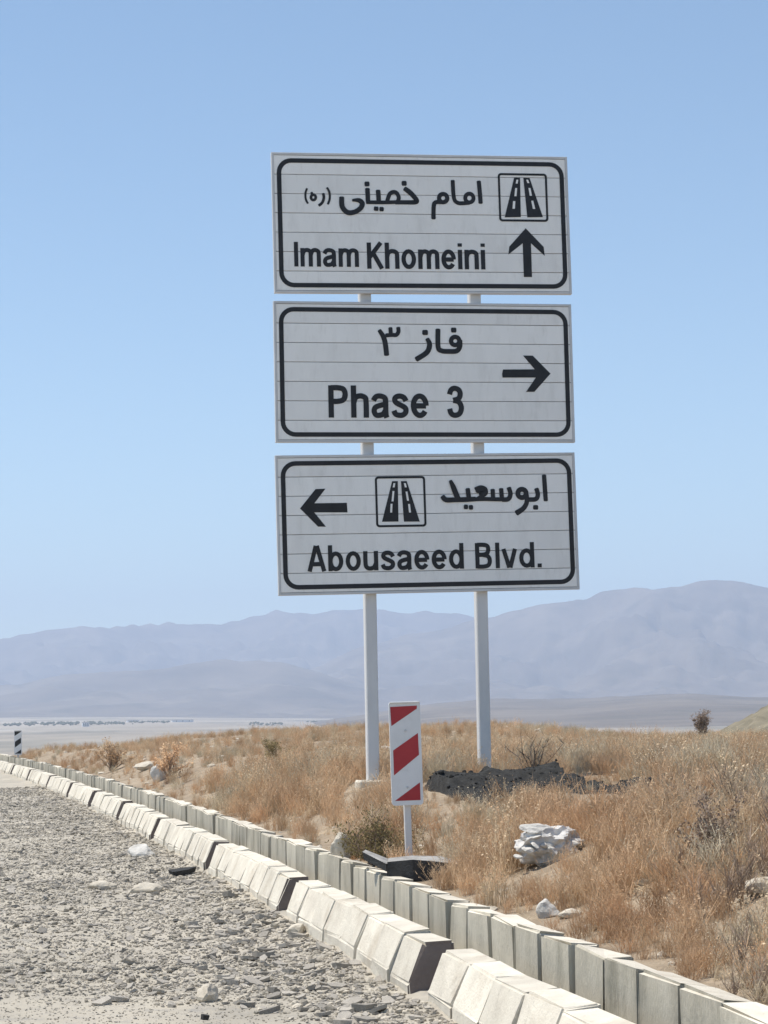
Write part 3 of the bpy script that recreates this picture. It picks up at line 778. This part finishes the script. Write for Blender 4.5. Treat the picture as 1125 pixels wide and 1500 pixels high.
cm = [rock_mesh('clod', (.05, .045, .035), 400 + s, M_mound, 1) for s in range(3)]
cp = []
rr = random.Random(8)
while len(cp) < 420:
    x, y = rr.uniform(.25, 2.25), rr.uniform(16.6, 21)
    if mound_h(x, y) < .15: continue
    e = smooth01(mound_h(x, y))
    z = hf(x, y) - .05 + e * (.10 + .06 * nz(x, y, 2.1, 2) + .05 * nz(x, y, 6, 4) + .03 * nz(x, y, 15, 4)) + .10 * e * smooth01((y - 18.5) / 2)
    cp.append((x, y, z, rr.uniform(.12, .42) if rr.random() < .85 else rr.uniform(.5, .85), rr.gauss(0, .4), rr.gauss(0, .4), rr.uniform(0, 6.28), rr.randrange(3)))
CLODS = (cp, cm)

# crumpled white sack of rubble in the weeds
def crumpled(name, size, seed, m, parent, loc, rz=0.0):
    bm = bmesh.new()
    bmesh.ops.create_icosphere(bm, subdivisions=4, radius=1)
    for v in bm.verts:
        c = v.co.copy()
        k = 1 - .55 * abs(noise.noise(c * 1.7 + Vector((seed, 0, 0)))) - .30 * abs(noise.noise(c * 4.1 + Vector((0, seed, 0)))) - .12 * abs(noise.noise(c * 9 + Vector((0, 0, seed))))
        v.co = Vector((c.x * size[0], c.y * size[1], c.z * size[2])) * k
    o = from_bm(name, bm, m, parent, smooth=False)
    o.location = loc; o.rotation_euler = (0, 0, rz)
    return o
sk = empty('rubble_heap', (.92, 13.2, .50))
tag(sk, 'heap of broken white plaster and torn plastic in the weeds right of the signs', 'rubble')
crumpled('plastic_sheet', (.25, .17, .15), 2.2, M_plastic, sk, (.03, 0, .09))
crumpled('earth_clod', (.12, .10, .13), 8.7, M_cream_rock, sk, (.11, -.07, .0))
rr = random.Random(3)
for i in range(17):
    u = rr.uniform(-1, 1)
    sz = rr.uniform(.025, .055)
    o = link('plaster_piece', rock_mesh('plaster_piece', (sz * rr.uniform(1, 1.5), sz, sz * rr.uniform(.25, .6)), 60 + i, M_white_rock, 2, rough=.15), None, sk)
    o.location = (.17 * u, -.10 + rr.uniform(-.05, .05), .20 - .12 * abs(u) - rr.uniform(0, .10)); o.rotation_euler = (rr.uniform(-.6, .6), rr.uniform(-.6, .6), rr.uniform(0, 6))
o = link('plaster_slab', rock_mesh('plaster_slab', (.115, .07, .028), 91, M_white_rock, 3), None, sk)
o.location = (-.04, -.04, .20); o.rotation_euler = (.25, .08, .2)
b2 = empty('plastic_bag', (2.04, 11.9, .74))
tag(b2, 'crumpled white plastic bag in weeds at the right edge', 'bag')
crumpled('bag_body', (.08, .08, .09), 3.3, M_plastic, b2, (0, 0, .06))
crumpled('bag_handle', (.03, .02, .05), 1.3, M_plastic, b2, (-.02, 0, .14))
rock('slab', (1.93, 11.3, .70), (.06, .05, .02), 47, M_tar, 'dark flat slab just below the white plastic bag at right edge', 'slab', rz=.3)

# loose shale shards one can pick out near the kerb
shard_meshes = []
for s in range(8):
    rr = random.Random(100 + s)
    n = rr.choice((5, 6, 7))
    bm = bmesh.new()
    pts = [(math.cos(2 * math.pi * i / n + rr.uniform(-.3, .3)) * rr.uniform(.7, 1), math.sin(2 * math.pi * i / n) * rr.uniform(.45, .75)) for i in range(n)]
    lo = [bm.verts.new((x * .9, y * .9, -.16)) for x, y in pts]
    hi = [bm.verts.new((x, y, .16 + rr.uniform(-.06, .06))) for x, y in pts]
    bm.faces.new(lo[::-1]); bm.faces.new(hi)
    for i in range(n): bm.faces.new((lo[i], lo[(i + 1) % n], hi[(i + 1) % n], hi[i]))
    me = bpy.data.meshes.new('stone_shard'); bm.normal_update(); bm.to_mesh(me); bm.free(); me.materials.append(M_shard)
    shard_meshes.append(me)
def dark_slab(loc, s, rot, k, label):
    me = shard_meshes[k].copy(); me.materials.clear(); me.materials.append(M_tar)
    o = link('slab', me, None, None, loc); o.scale = s; o.rotation_euler = rot
    tag(o, label, 'slab')
dark_slab((-1.86, 19.75, .03), (.17, .15, .14), (.10, -.08, .5), 2, 'dark flat piece at the foot of a sloping kerb end')  # flat piece, dark on every face
dark_slab((-.87, 10.25, .02), (.035, .03, .07), (.2, .1, 1.1), 4, 'small dark asphalt crumb on the road at the bottom edge')
rr = random.Random(77)
placed = 0
while placed < 150:
    y = rr.uniform(9.9, 15.5) if placed < 115 else rr.uniform(15, 22)
    e = abs(rr.gauss(0, .55)) + .06
    x = kx(y) - e
    if y < 10.6 and e > .5: continue
    o = link('stone_shard', rr.choice(shard_meshes))
    s = rr.uniform(.022, .055) * (1.25 if placed % 9 == 0 else 1)
    o.scale = (s * rr.uniform(1, 1.5), s * rr.uniform(.8, 1.2), s * rr.uniform(.9, 1.8))
    o.rotation_euler = (rr.gauss(0, .16), rr.gauss(0, .16), rr.uniform(0, 6.28))
    o.location = (x, y, road_z(x, y) + s * .22)
    tag(o, 'flat grey shale shard in the loose scatter beside the sloping kerbs', 'stone', 'shale shards scattered beside the sloping kerbs')
    placed += 1

# ------------------------------------------------------------------ scattered stuff by geometry nodes
def scatter(name, pts, sources, kind='stuff', base_mat=None):
    """pts: list of (x, y, z, scale, rx, ry, rz, index)"""
    srccol = bpy.data.collections.new(name + '_sources')
    for i, me in enumerate(sources):
        so = bpy.data.objects.new('%s_source_%02d' % (name, i), me)
        srccol.objects.link(so)
    me = bpy.data.meshes.new(name)
    P = np.array(pts, dtype=np.float32)
    me.vertices.add(len(P)); me.vertices.foreach_set('co', P[:, :3].ravel())
    a = me.attributes.new('scl', 'FLOAT', 'POINT'); a.data.foreach_set('value', P[:, 3].copy())
    a = me.attributes.new('rot', 'FLOAT_VECTOR', 'POINT'); a.data.foreach_set('vector', P[:, 4:7].ravel())
    a = me.attributes.new('pick', 'INT', 'POINT'); a.data.foreach_set('value', P[:, 7].astype(np.int32))
    o = bpy.data.objects.new(name, me); COL.objects.link(o)
    ng = bpy.data.node_groups.new(name, 'GeometryNodeTree')
    ng.interface.new_socket('Geometry', in_out='INPUT', socket_type='NodeSocketGeometry')
    ng.interface.new_socket('Geometry', in_out='OUTPUT', socket_type='NodeSocketGeometry')
    N, L = ng.nodes, ng.links
    gi, go = N.new('NodeGroupInput'), N.new('NodeGroupOutput')
    ci = N.new('GeometryNodeCollectionInfo'); ci.inputs['Collection'].default_value = srccol
    ci.inputs['Separate Children'].default_value = True; ci.inputs['Reset Children'].default_value = True
    ip = N.new('GeometryNodeInstanceOnPoints'); ip.inputs['Pick Instance'].default_value = True
    def attr(nm, ty):
        q = N.new('GeometryNodeInputNamedAttribute'); q.data_type = ty; q.inputs['Name'].default_value = nm
        return q.outputs['Attribute']
    L.new(gi.outputs[0], ip.inputs['Points']); L.new(ci.outputs[0], ip.inputs['Instance'])
    L.new(attr('pick', 'INT'), ip.inputs['Instance Index'])
    e2r = N.new('FunctionNodeEulerToRotation'); L.new(attr('rot', 'FLOAT_VECTOR'), e2r.inputs[0]); L.new(e2r.outputs[0], ip.inputs['Rotation'])
    L.new(attr('scl', 'FLOAT'), ip.inputs['Scale'])
    L.new(ip.outputs[0], go.inputs[0])
    md = o.modifiers.new('scatter', 'NODES'); md.node_group = ng
    tag(o, kind=kind)
    return o

# gravel on the road
gm = [rock_mesh('gravel_stone', (1, .8, .5), 200 + s, M_gravel, 1) for s in range(6)] + [me for me in shard_meshes[:3]]
gp = []
rr = random.Random(31)
for _ in range(150000):
    u = rr.random()
    y = 7.5 * (46 / 7.5) ** u
    k = kx(y)
    xl = -.19 * y - 1.6
    if xl > k: continue
    x = rr.uniform(xl, k - .02)
    e = k - x
    dens = .55 + .9 * nz(x, y, .55, 6.0) + .8 * math.exp(-(e / .6) ** 2)
    dens -= .62 * smooth01((12.0 - y) / 1.2) * smooth01((e - .35) / .4)
    fine = rr.random() > dens
    if fine and rr.random() > .38: continue
    s = min(.04, .004 + rr.expovariate(1 / .0052)) * (1 + .010 * max(0, y - 10))
    if fine: s = rr.uniform(.003, .008)
    pick = rr.randrange(9)
    if pick > 5: s *= 1.35
    gp.append((x, y, road_z(x, y) + s * .2, s, rr.gauss(0, .3), rr.gauss(0, .3), rr.uniform(0, 6.28), pick))
tag(scatter('gravel', gp, gm), 'loose grey and beige gravel strewn over the dusty road', 'gravel')

tag(scatter('clods', CLODS[0], CLODS[1]), 'loose dark clods on the low dark mound', 'clods')
# dry weeds
def ribbon(v, f, p, d, L, w, bend, rr):
    """thin two-segment blade"""
    side = Vector((rr.uniform(-1, 1), rr.uniform(-1, 1), 0)).normalized() * w
    a = Vector(p); m = a + d * L * .5; t = a + d * L + bend * L
    k = len(v)
    v += [tuple(a - side), tuple(a + side), tuple(m + side * .8), tuple(m - side * .8), tuple(t)]
    f += [(k, k + 1, k + 2, k + 3), (k + 3, k + 2, k + 4)]
    return m, t
def fleck(v, f, c, s, rr):
    k = len(v)
    a = Vector((rr.uniform(-1, 1), rr.uniform(-1, 1), rr.uniform(-1, 1))).normalized() * s
    b = a.orthogonal().normalized() * s * rr.uniform(.3, .6)
    v += [tuple(c - a), tuple(c + b), tuple(c + a), tuple(c - b)]
    f.append((k, k + 1, k + 2, k + 3))
def tuft(kind, seed, m):
    rr = random.Random(seed); v, f = [], []
    if kind == 'bush':
        for _ in range(46):
            a = rr.uniform(0, 6.28); tl = abs(rr.gauss(0, .5))
            d = Vector((math.cos(a) * tl, math.sin(a) * tl, 1)).normalized()
            L = rr.uniform(.16, .36)
            p = (rr.gauss(0, .06), rr.gauss(0, .06), -.02)
            mid, tip = ribbon(v, f, p, d, L, .0032, Vector((rr.gauss(0, .12), rr.gauss(0, .12), rr.uniform(-.1, .1))), rr)
            for _ in range(4):
                q = mid.lerp(tip, rr.uniform(-.3, 1)); a2 = rr.uniform(0, 6.28)
                d2 = (d + Vector((math.cos(a2), math.sin(a2), rr.uniform(-.1, .6))) * .8).normalized()
                _, t2 = ribbon(v, f, q, d2, rr.uniform(.05, .12), .0024, Vector((0, 0, rr.uniform(-.1, .2))), rr)
                fleck(v, f, t2, rr.uniform(.004, .008), rr)
                fleck(v, f, q.lerp(t2, .6), rr.uniform(.003, .006), rr)
                fleck(v, f, q.lerp(t2, .3), rr.uniform(.003, .006), rr)
    elif kind == 'straw':
        for _ in range(34):
            a = rr.uniform(0, 6.28); tl = abs(rr.gauss(0, .28))
            d = Vector((math.cos(a) * tl, math.sin(a) * tl, 1)).normalized()
            mid, tip = ribbon(v, f, (rr.gauss(0, .05), rr.gauss(0, .05), -.02), d, rr.uniform(.18, .42), .0030, Vector((math.cos(a), math.sin(a), -.3)) * rr.uniform(0, .3), rr)
            for _ in range(3): fleck(v, f, mid.lerp(tip, rr.uniform(.5, 1)), rr.uniform(.007, .013), rr)
    elif kind == 'litter':
        for _ in range(40):
            a = rr.uniform(0, 6.28)
            d = Vector((math.cos(a), math.sin(a), rr.uniform(0, .35))).normalized()
            ribbon(v, f, (rr.gauss(0, .14), rr.gauss(0, .14), .01), d, rr.uniform(.05, .18), .0035, Vector((0, 0, -.05)), rr)
    else:
        for _ in range(24):
            a = rr.uniform(0, 6.28); tl = abs(rr.gauss(0, .6))
            d = Vector((math.cos(a) * tl, math.sin(a) * tl, 1)).normalized()
            mid, tip = ribbon(v, f, (0, 0, -.02), d, rr.uniform(.18, .36), .004, Vector((rr.gauss(0, .1), rr.gauss(0, .1), 0)), rr)
            for _ in range(5):
                q = mid.lerp(tip, rr.uniform(-.4, 1))
                d2 = (d + Vector((rr.gauss(0, .7), rr.gauss(0, .7), rr.uniform(0, .5)))).normalized()
                ribbon(v, f, q, d2, rr.uniform(.06, .15), .0025, Vector((0, 0, 0)), rr)
    me = bpy.data.meshes.new('weed_' + kind); me.from_pydata(v, [], f); me.update(); me.materials.append(m)
    return me
weeds = [tuft('bush', 1, M_thistle), tuft('bush', 2, M_thistle), tuft('bush', 3, M_thistle), tuft('bush', 4, M_thistle),
         tuft('straw', 5, M_straw), tuft('straw', 6, M_straw), tuft('straw', 10, M_thistle), tuft('litter', 7, M_straw), tuft('twig', 8, M_twig), tuft('twig', 9, M_twig), tuft('bush', 21, M_pale), tuft('straw', 22, M_pale), tuft('litter', 23, M_pale), rock_mesh('field_stone', (.03, .025, .018), 301, M_cream_rock, 1), rock_mesh('field_stone', (.05, .04, .03), 302, M_cream_rock, 1)]
clear = [(-.2, 21.1, .42), (-.15, 20.5, .3), (.95, 21.5, .4), (.92, 12.9, .34), (.12, 14.0, .33), (-.15, 21.6, .22), (.86, 11.1, .22), (-1.86, 26.0, .34), (-1.5, 25.7, .34), (-1.28, 30.4, .45), (2.02, 11.5, .2), (1.66, 9.7, .2), (1.35, 14.0, .16), (3.08, 24.2, .3), (-.36, 15.8, .16), (.155, 14.8, .1)]
wp = []
rr = random.Random(99)
for _ in range(56000):
    u = rr.random()
    y = (6.5 ** .6 + u * (80 ** .6 - 6.5 ** .6)) ** (1 / .6)
    x = rr.uniform(-.20 * y - 2.0, .20 * y + 4.5)
    d = field_d(x, y)
    if d < .06: continue
    if mound_h(x, y) > .25 and rr.random() > .03: continue
    if any((x - a) ** 2 + (y - b) ** 2 < c * c for a, b, c in clear): continue
    n1 = nz(x, y, .42, 12.0); n2 = nz(x, y, .9, 20.0)
    if rr.random() > max(.66 + 1.25 * n1 + .5 * n2, .34 + .45 * smooth01((14.5 - y) / 3)) * (1 - .3 * smooth01((y - 24) / 8)): continue
    grey = smooth01((x - .105 * y - .1) / .6) * smooth01((17 - y) / 4)
    q = rr.random()
    n3 = nz(x, y, .6, 44.0)
    if rr.random() < .07: pick = rr.choice((13, 13, 14))
    elif q < .20: pick = 7 if rr.random() < .5 else 12
    elif n3 > .12 - .25 * smooth01((x - .05 * y) / 2) and rr.random() < .62: pick = rr.choice((10, 10, 11, 12, 5))
    elif rr.random() < grey * .55: pick = rr.choice((8, 9, 9, 4))
    elif n2 > .22 and q < .75: pick = rr.choice((4, 5, 6))
    elif y > 24 and q < .62: pick = rr.choice((4, 5, 6, 7, 7))
    else: pick = rr.choice((0, 1, 2, 3, 0, 1, 2, 3, 6, 4))
    s = rr.uniform(.34, .90) * (1 + .45 * n1) * (1.2 if rr.random() < .07 else 1)
    if d < .5: s *= .55 + .9 * d
    if .2 < x < 2.25 and 13.6 < y < 18.6 and mound_h(x, y) <= .25 and rr.random() < .45 * smooth01((y - 13.6) / 2): continue
    if y < 17.9 and y > 12.2 and .078 < x / y < .128:
        if rr.random() < .6 * smooth01((y - 12.2) / 2.5): continue
        s *= 1 - .55 * smooth01((y - 12.2) / 3)
    if .2 < x < 2.1 and 14.2 < y < 20.8: s *= .62 if y < 16.5 else .3
    if .6 < x < 1.2 and 11.6 < y < 13.2: s *= .6
    if pick >= 13: s = rr.uniform(.4, 1.2) * (1 + .02 * y)
    elif y > 24: s *= 1 - .35 * smooth01((y - 24) / 14) * (1 if pick != 0 else .4)
    wp.append((x, y, hf(x, y), s, rr.gauss(0, .12), rr.gauss(0, .12), rr.uniform(0, 6.28), pick))
tag(scatter('dry_weeds', wp, weeds), 'dense rust-brown dry weeds and straw covering the field', 'dry weeds')

# ------------------------------------------------------------------ shrubs one can pick out
def shrub(loc, h, w, n, m_leaf, m_stem, label, seed, leafy=True, leaf=.014, upright=.5, stems=9):
    rr = random.Random(seed)
    r = empty('shrub', loc)
    tag(r, label, 'shrub')
    sv, sf, lv, lf = [], [], [], []
    tips = []
    for _ in range(stems):
        a = rr.uniform(0, 6.28); tl = abs(rr.gauss(0, .6)) * w / h * (1.3 - upright)
        p = Vector((rr.gauss(0, .02), rr.gauss(0, .02), -.03)); d = Vector((math.cos(a) * tl, math.sin(a) * tl, 1)).normalized()
        L = h * rr.uniform(.6, 1.05); seg = 5; rad = .012 * h / .5
        prev = None
        for i in range(seg + 1):
            ra = rad * (1 - .85 * i / seg)
            s1 = d.orthogonal().normalized(); s2 = d.cross(s1)
            k = len(sv)
            sv += [tuple(p + (s1 * math.cos(t) + s2 * math.sin(t)) * ra) for t in (0, 2.09, 4.19)]
            if prev is not None:
                for e in range(3): sf.append((prev + e, prev + (e + 1) % 3, k + (e + 1) % 3, k + e))
            prev = k
            tips.append((p.copy(), d.copy(), i / seg))
            p = p + d * L / seg
            d = (d + Vector((rr.gauss(0, .18), rr.gauss(0, .18), rr.gauss(0, .08)))).normalized()
    for _ in range(n):
        p, d, t = rr.choice(tips)
        if t < .25: continue
        a = rr.uniform(0, 6.28)
        d2 = (d * .6 + Vector((math.cos(a), math.sin(a), rr.uniform(-.2, .7)))).normalized()
        L = rr.uniform(.08, .26) * w
        mid, tip = ribbon(sv, sf, p, d2, L, .003, Vector((0, 0, rr.uniform(-.1, .25))), rr)
        if leafy:
            for _ in range(6): fleck(lv, lf, p.lerp(tip, rr.uniform(.15, 1)) + Vector((rr.gauss(0, .015), rr.gauss(0, .015), rr.gauss(0, .015))), leaf * rr.uniform(.6, 1.3), rr)
    pydata('stem', sv, sf, m_stem, r)
    if lv: pydata('foliage', lv, lf, m_leaf, r)
    return r
shrub((-.10, 15.5, .36), .36, .75, 1100, M_green, M_twig, 'rounded olive shrub behind the kerb, left of the red striped marker', 1, stems=26, upright=-.1, leaf=.011)
shrub((-1.52, 28.8, .78), .34, .36, 300, M_green, M_twig, 'small green shrub in the weeds left of the sign, beside the white rock', 2, stems=10, upright=.1)
shrub((1.36, 20.75, .80), .44, .5, 150, M_twig, M_deadwood, 'bare dark dead bush standing behind the low dark mound', 3, leafy=False, stems=11)
shrub((6.25, 43.8, .74), .58, .5, 900, M_twig, M_twig, 'tall dry brown bush breaking the skyline at far right', 4, leaf=.016, stems=26, upright=.98)
shrub((1.62, 10.9, .62), .34, .34, 330, M_twig, M_twig, 'greyish dry bush at the lower right behind the upright kerb', 5, leaf=.010, stems=16, upright=.2)
shrub((-5.2, 41.2, .45), .55, .6, 360, M_thistle, M_twig, 'rust coloured bush behind the far left bend of the kerb', 6, leaf=.022, stems=14, upright=.3)
shrub((-3.3, 33.0, .55), .45, .55, 360, M_thistle, M_twig, 'rounded rust bush behind the kerb beside the pointed white rock', 7, leaf=.02, stems=14, upright=.3)

# ------------------------------------------------------------------ things far out on the plain
def far_house(b, r, w, h, d, label):
    x, y, z = terrain_point(b, r)
    o = empty('distant_house', (x, y, z - .5), -math.atan(b / 3200) + .2)
    tag(o, label, 'building', 'distant buildings on the plain')
    bm = bmesh.new(); box(bm, -w / 2, -d / 2, 0, w / 2, d / 2, h); from_bm('wall', bm, M_wall, o)
    bm = bmesh.new(); box(bm, -w / 2 - .4, -d / 2 - .4, h + .003, w / 2 + .4, d / 2 + .4, h + .5); from_bm('roof', bm, M_roof, o)
    for i in range(3):
        bm = bmesh.new(); cx = (i - 1) * w * .3
        box(bm, cx - .9, -d / 2 - .05, 1.6, cx + .9, -d / 2 - .003, h - 1.2); from_bm('window', bm, M_pane, o)
far_house(-441, 3900, 12, 8, 8, 'small white house far out on the plain at left')
far_house(-300, 4700, 46, 5, 16, 'long low white shed far out on the plain, left of the signs')
far_house(-372, 4600, 24, 5, 14, 'low pale shed far out on the plain, between house and long shed')
tvv, tff = [], []
rr = random.Random(12)
for (b0, b1, r, cnt, hh) in ((-560, -385, 4200, 170, 8), (-380, -320, 4500, 60, 7), (-205, -155, 4300, 50, 7), (-120, -60, 5000, 40, 7)):
    for _ in range(cnt):
        b = rr.uniform(b0, b1); r2 = r + rr.gauss(0, 90) + (b - b0) * .6
        x, y, z = terrain_point(b, r2)
        s = rr.uniform(.25, .6) * hh
        k = len(tvv)
        for (dx, dy, dz) in ((1, 0, .35), (-1, 0, .4), (0, 1, .4), (0, -1, .35), (.2, .1, 1), (0, 0, -.1)):
            tvv.append((x + dx * s * rr.uniform(.7, 1.3), y + dy * s, z + dz * s))
        for q in ((0, 2, 4), (2, 1, 4), (1, 3, 4), (3, 0, 4), (2, 0, 5), (1, 2, 5), (3, 1, 5), (0, 3, 5)): tff.append(tuple(i + k for i in q))
o = pydata('far_woods', tvv, tff, M_wood_far)
tag(o, 'dark far-off lines of trees on the hazy plain', 'trees', kind='stuff')

# ------------------------------------------------------------------ haze over the valley
bm = bmesh.new()
box(bm, -13500, -3000, -60, 13500, 19000, 1050)
hz = from_bm('haze', bm, None)
hm = bpy.data.materials.new('valley_haze'); hm.use_nodes = True
nt = hm.node_tree; nt.nodes.clear()
ho = nt.nodes.new('ShaderNodeOutputMaterial'); pv = nt.nodes.new('ShaderNodeVolumePrincipled')
pv.inputs['Color'].default_value = (.64, .77, 1.0, 1)
pv.inputs['Density'].default_value = HAZE
pv.inputs['Anisotropy'].default_value = 0.0
nt.links.new(pv.outputs[0], ho.inputs['Volume'])
hz.data.materials.append(hm)
tag(hz, kind='stuff')
hz.display_type = 'WIRE'
